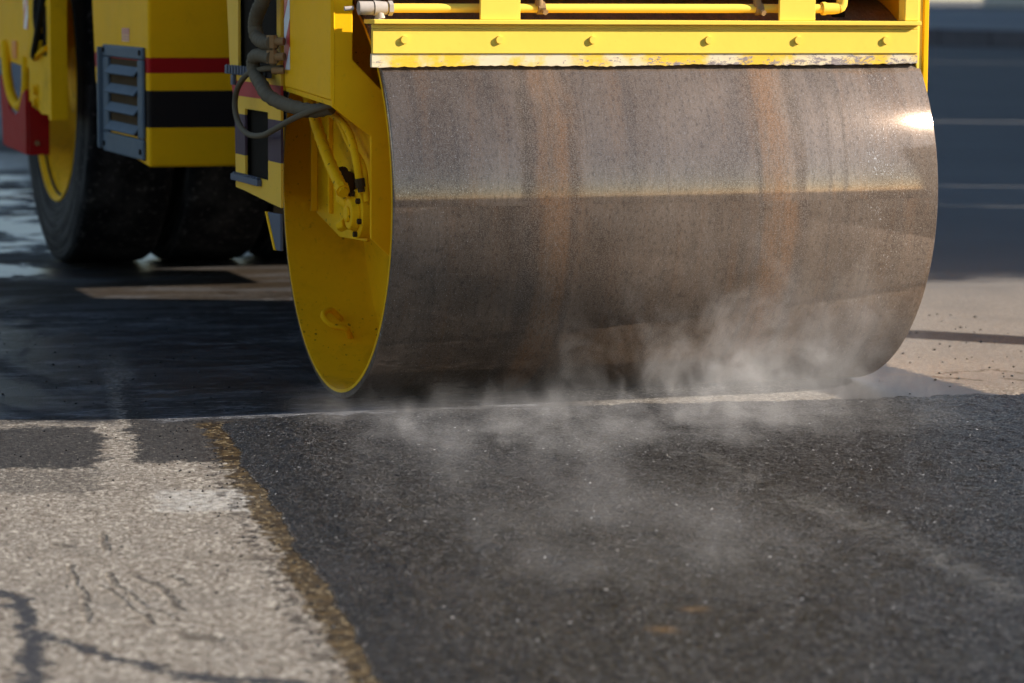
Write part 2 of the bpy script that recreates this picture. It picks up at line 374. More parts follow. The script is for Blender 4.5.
def prism(bm, pts, axis, a, b):
    """pts: 2-D outline; axis X -> (y,z), axis Y -> (x,z), axis Z -> (x,y); extruded from a to b"""
    def P(p, k):
        return {'X': (k, p[0], p[1]), 'Y': (p[0], k, p[1]), 'Z': (p[0], p[1], k)}[axis]
    A = [bm.verts.new(P(p, a)) for p in pts]; B = [bm.verts.new(P(p, b)) for p in pts]
    n = len(pts)
    bm.faces.new(A); bm.faces.new(B[::-1])
    for i in range(n): bm.faces.new((A[i], B[i], B[(i + 1) % n], A[(i + 1) % n]))
    return bm
def cyl(bm, p0, p1, r0, r1=None, n=20):
    r1 = r0 if r1 is None else r1
    p0 = Vector(p0); p1 = Vector(p1); d = p1 - p0
    q = d.to_track_quat('Z', 'Y').to_matrix().to_4x4()
    bmesh.ops.create_cone(bm, cap_ends=True, segments=n, radius1=r0, radius2=r1, depth=d.length,
                          matrix=Matrix.Translation((p0 + p1) / 2) @ q)
    return bm
def crom(pts, k=10):
    P = [Vector(p) for p in pts]; P = [P[0] * 2 - P[1]] + P + [P[-1] * 2 - P[-2]]; out = []
    for i in range(1, len(P) - 2):
        for j in range(k):
            s_ = j / k; a, b, c_, d = P[i - 1:i + 3]
            out.append(.5 * ((2 * b) + (c_ - a) * s_ + (2 * a - 5 * b + 4 * c_ - d) * s_ ** 2 + (3 * b - a - 3 * c_ + d) * s_ ** 3))
    out.append(P[-2]); return out
def tube(bm, pts, r, n=12, k=10, smooth_path=True, wob=0, rings_=0):
    P = crom(pts, k) if smooth_path else [Vector(p) for p in pts]
    rings = []; up = Vector((1, 0, 0))
    for i, p in enumerate(P):
        d = (P[min(i + 1, len(P) - 1)] - P[max(i - 1, 0)]).normalized()
        a = d.cross(up).normalized() if abs(d.dot(up)) < .98 else d.cross(Vector((0, 0, 1))).normalized()
        b = d.cross(a).normalized(); rr = r * (1 + wob * (random.random() - .5)) * (1.10 if rings_ and i % rings_ < 1 else 1)
        rings.append([bm.verts.new(p + rr * (math.cos(2 * PI * q / n) * a + math.sin(2 * PI * q / n) * b)) for q in range(n)])
    for i in range(len(rings) - 1):
        for q in range(n):
            bm.faces.new((rings[i][q], rings[i][(q + 1) % n], rings[i + 1][(q + 1) % n], rings[i + 1][q]))
    bm.faces.new(rings[0][::-1]); bm.faces.new(rings[-1]); return bm
def lathe(bm, prof, n=96, closed=False):
    """prof: (x, radius) turned about the X axis"""
    rings = [[bm.verts.new((px, r * math.cos(2 * PI * q / n), r * math.sin(2 * PI * q / n))) for q in range(n)] for px, r in prof]
    cnt = len(prof)
    for i in range(cnt if closed else cnt - 1):
        j = (i + 1) % cnt
        for q in range(n):
            bm.faces.new((rings[i][q], rings[i][(q + 1) % n], rings[j][(q + 1) % n], rings[j][q]))
    return bm
def move(bm, v): bmesh.ops.translate(bm, verts=bm.verts, vec=v); return bm
def thing(name, label, cat, loc=(0, 0, 0), group=None):
    o = bpy.data.objects.new(name, None); o.location = loc; COL.objects.link(o)
    o['label'] = label; o['category'] = cat
    if group: o['group'] = group
    return o
def structure(o): o['kind'] = 'structure'; return o

# ------------------------------------------------------------------ the setting
bm = BM()
bmesh.ops.create_grid(bm, x_segments=1, y_segments=1, size=1500)
structure(obj('ground', bm, M['ground']))

# fresh asphalt mat: a fine grained sheet with ragged edges, 3 cm thick
def mat_edge_x(y): return E0[0] + sl * (y - E0[1])
nx_, ny_ = 460, 500
ys0 = -4.6
xs = np.linspace(0, 1, nx_); ysn = np.linspace(0, 1, ny_)
backx = np.linspace(-1.27, 1.9, nx_)
def nse(a, f, seed):
    r_ = np.random.default_rng(seed); o = np.zeros_like(a)
    for k in range(7): o += np.sin(a * f * (1.9 ** k) + r_.uniform(0, 7)) / (1.45 ** k)
    return o
YY = np.zeros((ny_, nx_)); XX = np.zeros((ny_, nx_))
for j, s_ in enumerate(ysn):
    XX[j] = 0
Yback = -.428 - .085 * (backx + 1.27) - .0025 * nse(backx, 9, 3) - .003 * rng.standard_normal(nx_)
for j, s_ in enumerate(ysn):
    YY[j] = Yback + (ys0 - Yback) * s_
left = mat_edge_x(YY[:, 0]) + .007 * nse(YY[:, 0], 6, 5) + .002 * rng.standard_normal(ny_)
for j in range(ny_):
    XX[j] = left[j] + (1.9 - left[j]) * xs
def sm(a, n):
    for _ in range(n): a = (a + np.roll(a, 1, 0) + np.roll(a, -1, 0) + np.roll(a, 1, 1) + np.roll(a, -1, 1)) / 5
    return a
ZZ = .020 + .0007 * rng.standard_normal((ny_, nx_)) + .004 * sm(rng.standard_normal((ny_, nx_)), 4) + .03 * sm(rng.standard_normal((ny_, nx_)), 40)
dl = (XX - XX[:, :1]); ZZ *= (.04 + .96 * np.clip(dl / .16, 0, 1) ** .8)
ZZ -= .008 * np.exp(-((YY - YY[:1]) / .012) ** 2)
V_ = np.stack([XX, YY, ZZ], -1).reshape(-1, 3)
idx = np.arange(nx_ * ny_).reshape(ny_, nx_)
F_ = np.stack([idx[:-1, :-1], idx[1:, :-1], idx[1:, 1:], idx[:-1, 1:]], -1).reshape(-1, 4)
# skirts down to the old ground on the back and left edges
def skirt(ids, V_, F_, off):
    n0 = len(V_); low = V_[ids].copy(); low[:, 2] = -.01; low[:, :2] += off
    V2 = np.concatenate([V_, low]); lo = np.arange(n0, n0 + len(ids))
    return V2, np.concatenate([F_, np.stack([ids[:-1], ids[1:], lo[1:], lo[:-1]], -1)])
V_, F_ = skirt(idx[0], V_, F_, (0, .008))
V_, F_ = skirt(idx[:, 0], V_, F_, (-.006, 0))
me = bpy.data.meshes.new('fresh_asphalt')
me.vertices.add(len(V_)); me.vertices.foreach_set('co', V_.astype(np.float32).ravel())
me.loops.add(F_.size); me.loops.foreach_set('vertex_index', F_.astype(np.int32).ravel())
me.polygons.add(len(F_)); me.polygons.foreach_set('loop_start', np.arange(0, F_.size, 4, dtype=np.int32))
me.update(); me.validate()
me.polygons.foreach_set('use_smooth', np.ones(len(F_), dtype=bool))
me.materials.append(M['asphalt'])
structure(link(bpy.data.objects.new('fresh_asphalt', me)))
bm = BM()
bx(bm, 1.898, 30, -5, -.672, -.02, .020); bx(bm, -1.80, 30, -9, -4.597, -.02, .020); bx(bm, -900, 900, -1400, -9.002, -.02, .020)  # far stretch widened out of view to darken the drum's reflections
structure(obj('road', bm, M['old_asphalt'], bevel=.004))

# crumbs of asphalt and grit scattered on the old surface
bm = BM()
def crumb(x, y, z, s_):
    v0 = bm.verts[:]; r_ = bmesh.ops.create_icosphere(bm, subdivisions=1, radius=s_)
    for q in r_['verts']:
        q.co = Vector((q.co.x * random.uniform(.7, 1.4), q.co.y * random.uniform(.7, 1.3), q.co.z * random.uniform(.5, .9))) + Vector((x, y, z + s_ * .35))
for _ in range(300):
    y = random.uniform(-3.6, -.3); s_ = random.uniform(.001, .0038)
    dd = abs(random.gauss(0, .10))
    if random.random() < .35: dd = random.uniform(0, .8)
    crumb(mat_edge_x(y) - .012 - dd, y, 0, s_)
for _ in range(160):
    crumb(random.uniform(.7, 2.1), random.uniform(-.55, 2.2), 0, random.uniform(.0015, .006))
for _ in range(120):
    crumb(random.uniform(-1.9, -.9), random.uniform(-.2, 2.6), 0, random.uniform(.0015, .005))
o = obj('gravel_crumbs', bm, M['asphalt']); o['kind'] = 'stuff'
o['label'] = 'small dark crumbs of asphalt scattered on the old road surface'; o['category'] = 'gravel'

# far low stone kerb and raised pavement behind it
kd = (Vector((31.9, 47.0, 0)) - Vector((31.2, 57.5, 0)))
ka = Vector((25.0, 68.0, 0)); kb = Vector((33.5, 46.5, 0))   # runs across the far right corner of the view
dirk = (kb - ka).normalized(); nrmk = Vector((-dirk.y, dirk.x, 0))
if nrmk.y < 0: nrmk = -nrmk
bm = BM()
a0 = ka - dirk * 60
for i in range(70):
    s0 = a0 + dirk * (i * 1.6 + .012); s1 = a0 + dirk * ((i + 1) * 1.6 - .012)
    z1 = .42 + random.uniform(-.01, .01)
    prism(bm, [(s0.x, s0.y), (s1.x, s1.y), (s1.x + nrmk.x * .4, s1.y + nrmk.y * .4), (s0.x + nrmk.x * .4, s0.y + nrmk.y * .4)], 'Z', -.05, z1)
structure(obj('kerb', bm, M['stone'], bevel=.02))
bm = BM(); A_ = a0 + nrmk * .395; B_ = a0 + dirk * 112 + nrmk * .395
prism(bm, [(A_.x, A_.y), (B_.x, B_.y), (B_.x + nrmk.x * 900, B_.y + nrmk.y * 900), (A_.x + nrmk.x * 900, A_.y + nrmk.y * 900)], 'Z', -.05, .40)
structure(obj('pavement', bm, M['pave']))

# town houses along the right side of the street; they shade the far road
def house(p0, p1, depth, h, label):
    p0 = Vector((*p0, 0)); p1 = Vector((*p1, 0)); d = (p1 - p0); L = d.length; ang = math.atan2(d.y, d.x)
    root = thing('town_house', label, 'house', p0, 'town houses beside the street'); root.rotation_euler = (0, 0, ang)
    b = bx(BM(), 0, L, -depth, 0, -.1, h); obj('wall', b, M['plaster'], root)
    b = BM(); prism(b, [(-depth - .3, h), (.3, h), (-depth / 2, h + depth * .35)], 'X', -.15 + .1, L + .05); obj('roof', b, M['roof'], root)
    nwin = min(9, max(1, int(L // 2.6)))
    for fl in range(min(3, int(h // 3))):
        for i in range(nwin):
            cx_ = (i + .5) * L / nwin; z0 = .95 + fl * 3
            b = BM()
            bx(b, cx_ - .55, cx_ - .47, .0, .04, z0, z0 + 1.5); bx(b, cx_ + .47, cx_ + .55, .0, .04, z0, z0 + 1.5)
            bx(b, cx_ - .55, cx_ + .55, .0, .045, z0 + 1.5, z0 + 1.58); bx(b, cx_ - .62, cx_ + .62, .0, .09, z0 - .08, z0)
            f = obj('window', b, M['frame'], root)
            obj('pane', bx(BM(), cx_ - .47, cx_ + .47, .004, .012, z0, z0 + 1.5), M['glass'], f)
    return root
SX, SY = math.cos(R(22)), -math.sin(R(22))          # houses aligned with the sun so their gaps pass light slivers
H = [(3.96, 7.82, 7.0, 6, 6.3, 'low cream plaster house nearest the roller on the street'),
     (8.00, 9.62, 8.0, 5, 6.5, 'narrow plaster house squeezed between two wider ones'),
     (9.69, 19.2, 9.0, 7, 9.5, 'taller plaster house beyond the narrow one'),
     (19.42, 45.0, 11.0, 9, 14.0, 'long plaster house further up the street'),
     (45.3, 75.0, 14.0, 9, 17.0, 'tall plaster house near the far kerb'),
     (135.4, 420.0, 48.0, 20, 48.0, 'unseen very long and high plaster block added to shade the far pavement'),  # added out of view to shade the far pavement
     (75.4, 135.0, 20.0, 12, 24.0, 'broad plaster block beyond the far kerb')]
H += [(-6.0, 3.4, 27.0, 6, 8.0, 'unseen plaster house added to block low sky glow from the roller')]  # added out of view to cut low sky glow on the drum
for s0, s1, tt, dp, hh, lb in H:
    P_ = lambda s_: (SX * tt - SY * s_, SY * tt + SX * s_)
    house(P_(s0), P_(s1), dp, hh, lb)

m = newmat('leaf'); t = NT(m); v = t.co()
t.fin(t.bsdf(t.mix(t.noise(v, 2, 3), (.03, .06, .015), (.07, .11, .03)), .6)); M['leaf'] = m
M['bark'] = simple('bark', (.05, .035, .025), (.11, .08, .06), 6)
def shade_tree(tt, s_, h, r, label):  # added out of view to blur shadow edges and light slivers
    bx0, by0 = SX * tt - SY * s_, SY * tt + SX * s_
    root = thing('shade_tree', label, 'tree', (bx0, by0, 0), 'unseen trees that soften the house shadows')
    b = BM(); tube(b, [(0, 0, -.05), (.03, .02, 1.2), (-.02, .05, h - .6), (.05, 0, h + .4)], .08, 10)
    for k in range(7):
        a = k * 2.4; z0 = h - 1.0 + k * .18
        tube(b, [(0, .03, z0), (.4 * r * math.cos(a), .4 * r * math.sin(a), z0 + .4), (.8 * r * math.cos(a), .8 * r * math.sin(a), z0 + .7)], .025, 6, 4)
    obj('trunk', b, M['bark'], root)
    cl = [(random.uniform(-.65, .65) * r, random.uniform(-.65, .65) * r, h + random.uniform(-.8, 1.1), random.uniform(.25, .5) * r) for _ in range(16)]
    n = 5200; vv = np.zeros((n * 4, 3)); g = np.random.default_rng(int(h * 10))
    for i in range(n):
        cx_, cy_, cz_, cr_ = cl[g.integers(len(cl))]; d = g.standard_normal(3); d *= cr_ * g.uniform(.3, 1) ** .5 / np.linalg.norm(d)
        a = g.standard_normal(3); a /= np.linalg.norm(a); b_ = np.cross(a, g.standard_normal(3)); b_ /= np.linalg.norm(b_)
        c0 = np.array([cx_, cy_, cz_]) + d; q = .045
        vv[i * 4:i * 4 + 4] = [c0 - a * q, c0 + b_ * q * .5, c0 + a * q, c0 - b_ * q * .5]
    me_ = bpy.data.meshes.new('crown'); me_.from_pydata(vv.tolist(), [], [(4 * i, 4 * i + 1, 4 * i + 2, 4 * i + 3) for i in range(n)]); me_.materials.append(M['leaf'])
    link(bpy.data.objects.new('crown', me_), root)
shade_tree(6.4, 3.95, 2.35, .95, 'unseen small leafy tree added to soften the shadow edge of the low house')
shade_tree(7.1, 8.6, 2.9, 1.3, 'unseen larger leafy tree added to break up the light between the houses')

# unseen board on posts, made up to throw the dark band on the ground
root = thing('shadow_board', 'unseen white board on two posts added to cast the dark ground band', 'barrier', (4.6, -1.05, 0))
root.rotation_euler = (0, 0, R(-45))
obj('board', bx(BM(), -2.15, 2.0, -.012, .012, .78, 1.08), M['board'], root, bevel=.003)
for px_ in (-.1, 1.7):
    p_ = obj('post', bx(BM(), px_ - .03, px_ + .03, .014, .07, 0, 1.36), M['grey'], root, bevel=.003)
    obj('foot', bx(BM(), px_ - .2, px_ + .2, -.15, .25, 0, .05), M['step'], p_, bevel=.008)

# ------------------------------------------------------------------ the road roller
RR = thing('road_roller', 'yellow road roller with a wide steel front drum and smooth rear tyres rolling steaming asphalt', 'road roller')
W2 = .8285; C0 = (0, 0, .6)
bm = BM()
e = .0035
lathe(bm, [(-W2, .581), (-W2, .6 - e), (-W2 + e * .4, .6 - e * .35), (-W2 + e, .6), (W2 - e, .6), (W2 - e * .4, .6 - e * .35), (W2, .6 - e), (W2, .581)], 256)
move(bm, Vector(C0)); drum = obj('drum', bm, M['drum'], RR, smooth=True, loc=C0)
bm = BM()
lathe(bm, [(-W2 + .001, .5815), (-W2 + .001, .583), (-W2 - .0015, .583), (-W2 - .0015, .574), (-W2 + .02, .5730), (-.60, .5730), (-.585, .565), (-.58, .54), (-.56, .10), (-.50, .09), (-.50, .0005)], 160)
move(bm, Vector(C0)); obj('drum_interior', bm, M['yellow_dirty'], drum, smooth=True)
bm = BM()
lathe(bm, [(W2 - .001, .583), (W2 + .0015, .583), (W2 + .0015, .574), (W2 - .02, .5730), (.60, .5730), (.58, .54), (.56, .10), (.50, .0005)], 160)
move(bm, Vector(C0)); obj('drum_interior', bm, M['yellow_dirty'], drum, smooth=True)
# lifting hook welded inside the drum shell
def shellp(X, ang, r): return (X, r * math.cos(ang), .6 + r * math.sin(ang))
HA = math.atan2(-.445, .36)
hk = [shellp(-.735 + dx, HA + da, r_) for dx, da, r_ in ((0.035, .075, .572), (.0, .085, .535), (-.030, .045, .520), (-.035, 0, .520), (-.015, -.05, .525), (.025, -.075, .530), (.05, -.06, .574))]
obj('lifting_hook', tube(BM(), hk, .009, 10), M['yellow_dirty'], drum, smooth=True)

# --- scraper bar in front of the drum top
bm = BM()
bx(bm, -.857, .812, -.484, -.470, 1.017, 1.086)       # face plate
bx(bm, -.857, .812, -.484, -.470, 1.0865, 1.097)
bar = obj('front_beam', bm, M['yellow_sunlit'], RR, bevel=.0015)
bm = BM(); bx(bm, -.858, .813, -.500, -.400, 1.098, 1.1105)
obj('flange', bm, M['yellow_sunlit'], bar, bevel=.002)
bm = BM()
nseg = 160; xs_ = np.linspace(-.8575, .812, nseg)
for yb in (-.478, -.462):
    pass
top = []; bot = []
lowz = .9805 + .0012 * np.sin(xs_ * 9) + .0011 * rng.standard_normal(nseg) + np.interp(xs_, [-.86, .81], [0, .006])
ring = [[bm.verts.new((x_, -.4795, 1.0165)), bm.verts.new((x_, -.4795, lz)), bm.verts.new((x_, -.463, lz)), bm.verts.new((x_, -.463, 1.0165))] for x_, lz in zip(xs_, lowz)]
for a, b in zip(ring[:-1], ring[1:]):
    for q in range(4): bm.faces.new((a[q], a[(q + 1) % 4], b[(q + 1) % 4], b[q]))
bm.faces.new(ring[0]); bm.faces.new(ring[-1][::-1])
obj('scraper_blade', bm, M['worn'], bar)
for bx_ in (-.766, -.489, -.211, .143, .423, .705):
    b = BM(); cyl(b, (bx_, -.484, 1.055), (bx_, -.4905, 1.055), .0120, .0105, n=18)
    obj('bolt', b, M['yellow_sunlit'], bar, smooth=True)
for a, b_ in ((-.545, -.427), (.364, .478)):
    obj('bracket', bx(BM(), a, b_, -.484, -.474, 1.111, 1.42), M['yellow_sunlit'], RR, bevel=.0015)
# right end post and arm plate
obj('end_post', bx(BM(), .767, .812, -.482, -.440, 1.1115, 1.42), M['yellow_sunlit'], RR, bevel=.002)
bm = BM(); prism(bm, [(-.452, 1.42), (-.39, 1.42), (-.30, .9), (-.2, .45), (.2, .45), (.3, 1.42), (-.380, 1.42)][:6], 'X', .835, .865)
bm.free(); bm = BM()
prism(bm, [(-.475, 1.42), (.35, 1.42), (.35, .75), (.15, .42), (-.15, .42), (-.40, .70), (-.475, .84)], 'X', .832, .850)
obj('side_arm', bm, M['yellow'], RR, bevel=.003)
obj('corner_plate', prism(BM(), [(.813, 1.42), (.8315, 1.42), (.8315, .90), (.826, .90), (.813, .98)], 'Y', -.470, -.455), M['yellow_sunlit'], RR, bevel=.0015)
obj('hub_motor', cyl(cyl(BM(), (.58, 0, .6), (.85, 0, .6), .12, n=32), (.85, 0, .6), (.90, 0, .6), .09, n=32), M['yellow'], RR, smooth=True)

obj('shade_cowl', bx(BM(), -.81, .766, -.470, -.452, 1.250, 2.05), M['yellow_sunlit'], RR, bevel=.004)  # unseen plate added to keep sun off the arm plate and drum top
# --- water spray pipe
bm = BM(); cyl(bm, (-.85, -.440, 1.141), (.555, -.440, 1.146), .0128, n=24)
pipe = obj('spray_pipe', bm, M['yellow_sunlit'], RR, smooth=True)
bm = BM()
cyl(bm, (-.885, -.442, 1.141), (-.845, -.442, 1.141), .019, n=16); cyl(bm, (-.842, -.442, 1.141), (-.805, -.442, 1.141), .021, .018, n=10)
cyl(bm, (-.800, -.442, 1.141), (-.788, -.442, 1.141), .0205, n=6); cyl(bm, (-.900, -.442, 1.141), (-.925, -.442, 1.139), .006, n=10)
cyl(bm, (-.826, -.442, 1.135), (-.824, -.445, 1.112), .014, n=12)
cyl(bm, (-.824, -.445, 1.112), (-.826, -.445, 1.100), .0165, n=6)
cyl(bm, (-.826, -.445, 1.100), (-.829, -.446, 1.070), .009, .005, n=12)
obj('valve', bm, M['chrome'], pipe, smooth=True)
bm = BM(); cyl(bm, (-.832, -.446, 1.072), (-.842, -.440, 1.035), .006, .008, n=10); obj('nozzle', bm, M['brass'], pipe, smooth=True)
for cx_ in (-.353, .316):
    bm = BM(); cyl(bm, (cx_ - .011, -.442, 1.144), (cx_ + .011, -.442, 1.144), .0185, n=8)
    cyl(bm, (cx_ - .006, -.448, 1.15), (cx_ - .012, -.452, 1.25), .0115, n=12); cyl(bm, (cx_ + .004, -.458, 1.136), (cx_ + .006, -.470, 1.132), .009, n=6)
    obj('clamp', bm, M['brass'], pipe, smooth=True)
bm = BM(); tube(bm, [(.525, -.44, 1.146), (.56, -.44, 1.147), (.580, -.44, 1.155), (.583, -.44, 1.19), (.583, -.44, 1.25)], .0165, 16)
cyl(bm, (.518, -.44, 1.146), (.530, -.44, 1.146), .019, n=16)
obj('elbow', bm, M['yellow_sunlit'], pipe, smooth=True)

# --- left arm: box standing outside the drum end, front plate reaching into the drum
XA = -.945
bm = BM()
prism(bm, [(-.372, 1.45), (-.372, .885), (.13, .908), (.13, 1.45)], 'X', XA, -.905)
arm = obj('side_arm', bm, M['yellow'], RR, bevel=.004)
bm = BM()
prism(bm, [(XA + .0035, 1.45), (XA + .0035, .868), (-.852, .800), (-.829, .785), (-.829, .497), (-.60, .285), (-.45, .30), (-.45, .66), (-.745, .87), (-.80, .915), (-.882, .997), (-.882, 1.45)], 'Y', -.374, -.360)
obj('arm_plate', bm, M['yellow'], RR, bevel=.003)
bm = BM()       # folded lower lip of the box
prism(bm, [(-.372, .884), (-.372, .868), (.13, .893), (.13, .907)], 'X', XA + .004, -.86)
obj('bottom_lip', bm, M['yellow_dirty'], arm, bevel=.002)
bm = BM(); prism(bm, [(.262, .90), (.264, .523), (.01, .471), (-.27, .480), (-.357, .56), (-.357, .86), (-.1, .90)], 'X', -.812, -.800)
panel = obj('drum_support', bm, M['yellow_dirty'], RR, bevel=.003)
bm = BM(); bx(bm, -.826, -.8125, .075, .09, .535, .88); bx(bm, -.832, -.8125, .250, .262, .53, .88)
obj('rib', bm, M['yellow'], panel, bevel=.002)
# reflector
tube_b = BM(); tube(tube_b, [(-.937, -.375, 1.45), (-.937, -.375, .875)], .0022, 6, smooth_path=False, wob=.0); obj('weld_seam', tube_b, M['yellow_dirty'], arm)
# hazard tape along the rear edge of the box
obj('hazard_tape', bx(BM(), XA - .0015, XA - .0003, .066, .129, .958, 1.45), M['hazard'], arm)

# hydraulic motor in the drum end
bm = BM()
cyl(bm, (-.812, -.275, .56), (-.845, -.275, .56), .070, n=28)
cyl(bm, (-.845, -.275, .56), (-.868, -.275, .56), .050, .043, n=24)
cyl(bm, (-.868, -.275, .56), (-.876, -.275, .56), .024, .020, n=16)
cyl(bm, (-.85, -.235, .585), (-.862, -.18, .60), .020, n=6); cyl(bm, (-.86, -.23, .53), (-.872, -.205, .52), .018, n=6)
motor = obj('drive_motor', bm, M['yellow_dirty'], RR, bevel=.003, smooth=True)
for k in range(6):
    yy, zz = -.275 + .058 * math.cos(k * PI / 3 + .3), .56 + .058 * math.sin(k * PI / 3 + .3)
    obj('bolt', cyl(BM(), (-.845, yy, zz), (-.856, yy, zz), .0080, n=6), M['brownsteel'], motor)
bm = BM(); cyl(bm, (-.83, -.13, .655), (-.845, -.19, .60), .026, .022, n=14); cyl(bm, (-.835, -.10, .67), (-.84, -.15, .64), .018, n=12)
obj('fitting', bm, M['brownsteel'], motor, smooth=True)

def hose(pts, r, mat, name='hydraulic_hose', rings=0, fit=None):
    o = obj(name, tube(BM(), pts, r, 14, 16, rings_=rings, wob=.05), mat, RR, smooth=True, autosm=70)
    if fit:
        P = crom(pts, 10); b = BM()
        cyl(b, P[-1] - (P[-1] - P[-4]), P[-1], r * 1.35, r * 1.25, n=8); cyl(b, P[-1], P[-1] + (P[-1] - P[-3]) * .8, r * .9, n=8)
        obj('hose_fitting', b, fit, o)
    return o
hose([(-.90, .12, .93), (-.885, .075, .87), (-.88, -.003, .786), (-.88, -.11, .71), (-.88, -.21, .655), (-.88, -.27, .625)], .0165, M['yellow_dirty'], rings=4, fit=M['yellow_dirty'])
hose([(-.89, .06, .92), (-.86, -.007, .849), (-.86, -.167, .821), (-.86, -.27, .784), (-.86, -.33, .72), (-.85, -.345, .64)], .0115, M['yellow_dirty'], fit=M['brownsteel'])
hose([(-.88, .02, .92), (-.85, -.06, .84), (-.85, -.15, .80), (-.85, -.24, .75), (-.84, -.33, .70), (-.83, -.34, .60)], .009, M['yellow_dirty'])
hose([(-.885, -.26, .875), (-.95, -.20, .85), (-.99, -.12, .822), (-1.0, .06, .782), (-1.0, .184, .762), (-1.0, .33, .757), (-1.0, .44, .775), (-1.0, .51, .818), (-1.0, .497, .88), (-1.0, .37, .935), (-.985, .22, .957), (-.95, .14, .962)], .0088, M['hose'], 'return_hose')
hose([(-.95, .10, 1.30), (-.995, .165, 1.17), (-1.0, .235, 1.12), (-1.0, .262, 1.085), (-1.0, .235, 1.050), (-.995, .16, 1.035), (-.985, .11, 1.035)], .021, M['hose'], 'coolant_hose', rings=5)
hose([(-.985, .11, .992), (-1.0, .20, .998), (-1.0, .282, .985), (-1.0, .272, .945), (-1.0, .19, .912), (-1.0, .10, .880), (-.975, -.03, .858), (-.94, -.16, .848), (-.90, -.22, .86)], .020, M['hose'], 'coolant_hose', rings=6)
bm = BM()
for zz in (1.040, .996):
    cyl(bm, (-.985, .120, zz - .020), (-.985, .120, zz + .018), .017, n=8); cyl(bm, (-.985, .12, zz), (-.955, .095, zz), .012, n=10)
cyl(bm, (-.985, .120, .975), (-.985, .120, 1.055), .011, n=10)
cyl(bm, (-.985, .12, .955), (-.955, .10, .955), .010, n=10)
obj('hose_coupling', bm, M['brass'], RR, smooth=True)

# --- front frame module with two access openings and steps
bm = BM(); Xa, Xb = -.95, -.942
G = .0
for pts in ([(.865, 1.45), (.674, 1.45), (.674, .94), (.785, .94)],
            [(.785, .94), (.156, .94), (.156, .825), (.725, .825)],
            [(.725, .825), (.592, .825), (.592, .571), (.712, .575)],
            [(.307, .825), (.156, .825), (.156, .548), (.307, .555)],
            [(.592, .62), (.307, .62), (.307, .555), (.592, .571)],
            [(.20, 1.45), (.156, 1.45), (.156, .94), (.20, .94)]):
    prism(bm, pts, 'X', Xa, Xb)
bmesh.ops.remove_doubles(bm, verts=bm.verts, dist=1e-5)
mod = obj('front_frame', bm, M['yellow_module'], RR)
obj('opening_shade', bx(BM(), -.930, -.925, .245, .80, .60, 1.45), M['dark'], mod)  # near-black sheet stands in for the shade inside the openings
bm = BM()
bx(bm, -.966, -.951, .255, .79, .928, .955)
for i in range(14): bx(bm, -.970, -.9665, .262 + i * .037, .280 + i * .037, .930, .958)
bx(bm, -.962, -.951, .70, .73, .895, .927)
obj('step', bm, M['step'], mod, bevel=.002)
bm = BM(); bx(bm, -.966, -.951, .38, .72, .598, .618)
for i in range(9): bx(bm, -.965, -.952, .39 + i * .036, .408 + i * .036, .6185, .624)
obj('step', bm, M['step'], mod, bevel=.002)
bm = BM(); prism(bm, [(.30, .526), (.150, .530), (.146, .42), (.20, .418)], 'X', -.955, -.945); obj('towing_bracket', bm, M['step'], mod, bevel=.003)
bm = BM(); prism(bm, [(.325, .526), (.302, .526), (.202, .418), (.222, .418)], 'X', -.957, -.945); obj('bracket_edge', bm, M['yellow'], mod, bevel=.002)

# central chassis, joint, bulk above the picture
obj('chassis_joint', prism(BM(), [(.34, .78), (.34, 1.2), (2.3, 1.2), (2.3, .36), (1.4, .36)], 'X', -.42, .62), M['brownsteel'], RR, bevel=.01)  # joint carried further forward to shade the ground on the left
bm = BM(); bx(bm, -.90, .868, -.30, .145, 1.24, 1.30); bx(bm, -.60, .868, .151, 1.95, 1.215, 2.05); bx(bm, .45, .90, 1.955, 2.60, 1.00, 2.0)
hood = obj('hood', bm, M['yellow'], RR, bevel=.02)  # unseen hood, lengthened and given a rear box to cast shade
bm = BM(); bx(bm, .62, .66, -.30, .84, .9, 1.238); bx(bm, -.59, .84, .846, .858, .60, 1.213)
obj('shade_bulkhead', bm, M['dark'], RR)  # dark walls added to keep light out behind the beam
bm = BM(); prism(bm, [(.40, 1.10), (.44, 1.12), (.80, 1.24), (.80, 1.20)], 'Y', -.2, -.14); obj('brace', bm, M['brownsteel'], RR)

# --- rear body
bm = BM()
prism(bm, [(2.0, .560), (2.93, .622), (3.03, 1.15), (3.10, 1.75), (2.0, 1.75)], 'X', -.95, -.30)
body = obj('body', bm, M['yellow_body'], RR, bevel=.012, seg=3)
bm = BM(); bx(bm, -.297, .95, 2.86, 3.45, .62, 1.7); bx(bm, -.95, .95, 3.12, 5.9, 1.76, 2.5); bx(bm, -.40, .40, 3.1, 5.6, .50, 1.7)
obj('rear_chassis', bm, M['dark'], RR, bevel=.01)
obj('cab', bx(BM(), -.85, .85, 2.2, 4.2, 1.80, 2.9), M['yellow'], RR, bevel=.05)
# louvred vent
XV = -.9505
bm = BM()
y0, y1, z0, z1 = 2.045, 2.76, .582, .985
bx(bm, XV - .014, XV, y0, y1, z0, z0 + .075); bx(bm, XV - .014, XV, y0, y1, z1 - .045, z1)
bx(bm, XV - .014, XV, y0, y0 + .085, z0 + .0755, z1 - .0455); bx(bm, XV - .014, XV, y1 - .10, y1, z0 + .0755, z1 - .0455)
vent = obj('vent', bm, M['grey'], body, bevel=.012, seg=3)
bm = BM(); bx(bm, XV - .030, XV - .002, y1 + .001, y1 + .03, z0 + .01, z1 - .01); obj('side_flange', bm, M['grey'], vent, bevel=.004)
bm = BM()
for k in range(4):
    zc = z0 + .090 + k * .070
    prism(bm, [(XV - .030, zc), (XV - .026, zc - .004), (XV - .002, zc + .024), (XV - .004, zc + .030)], 'Y', y0 + .086, y1 - .101)
obj('slat', bm, M['grey'], vent)
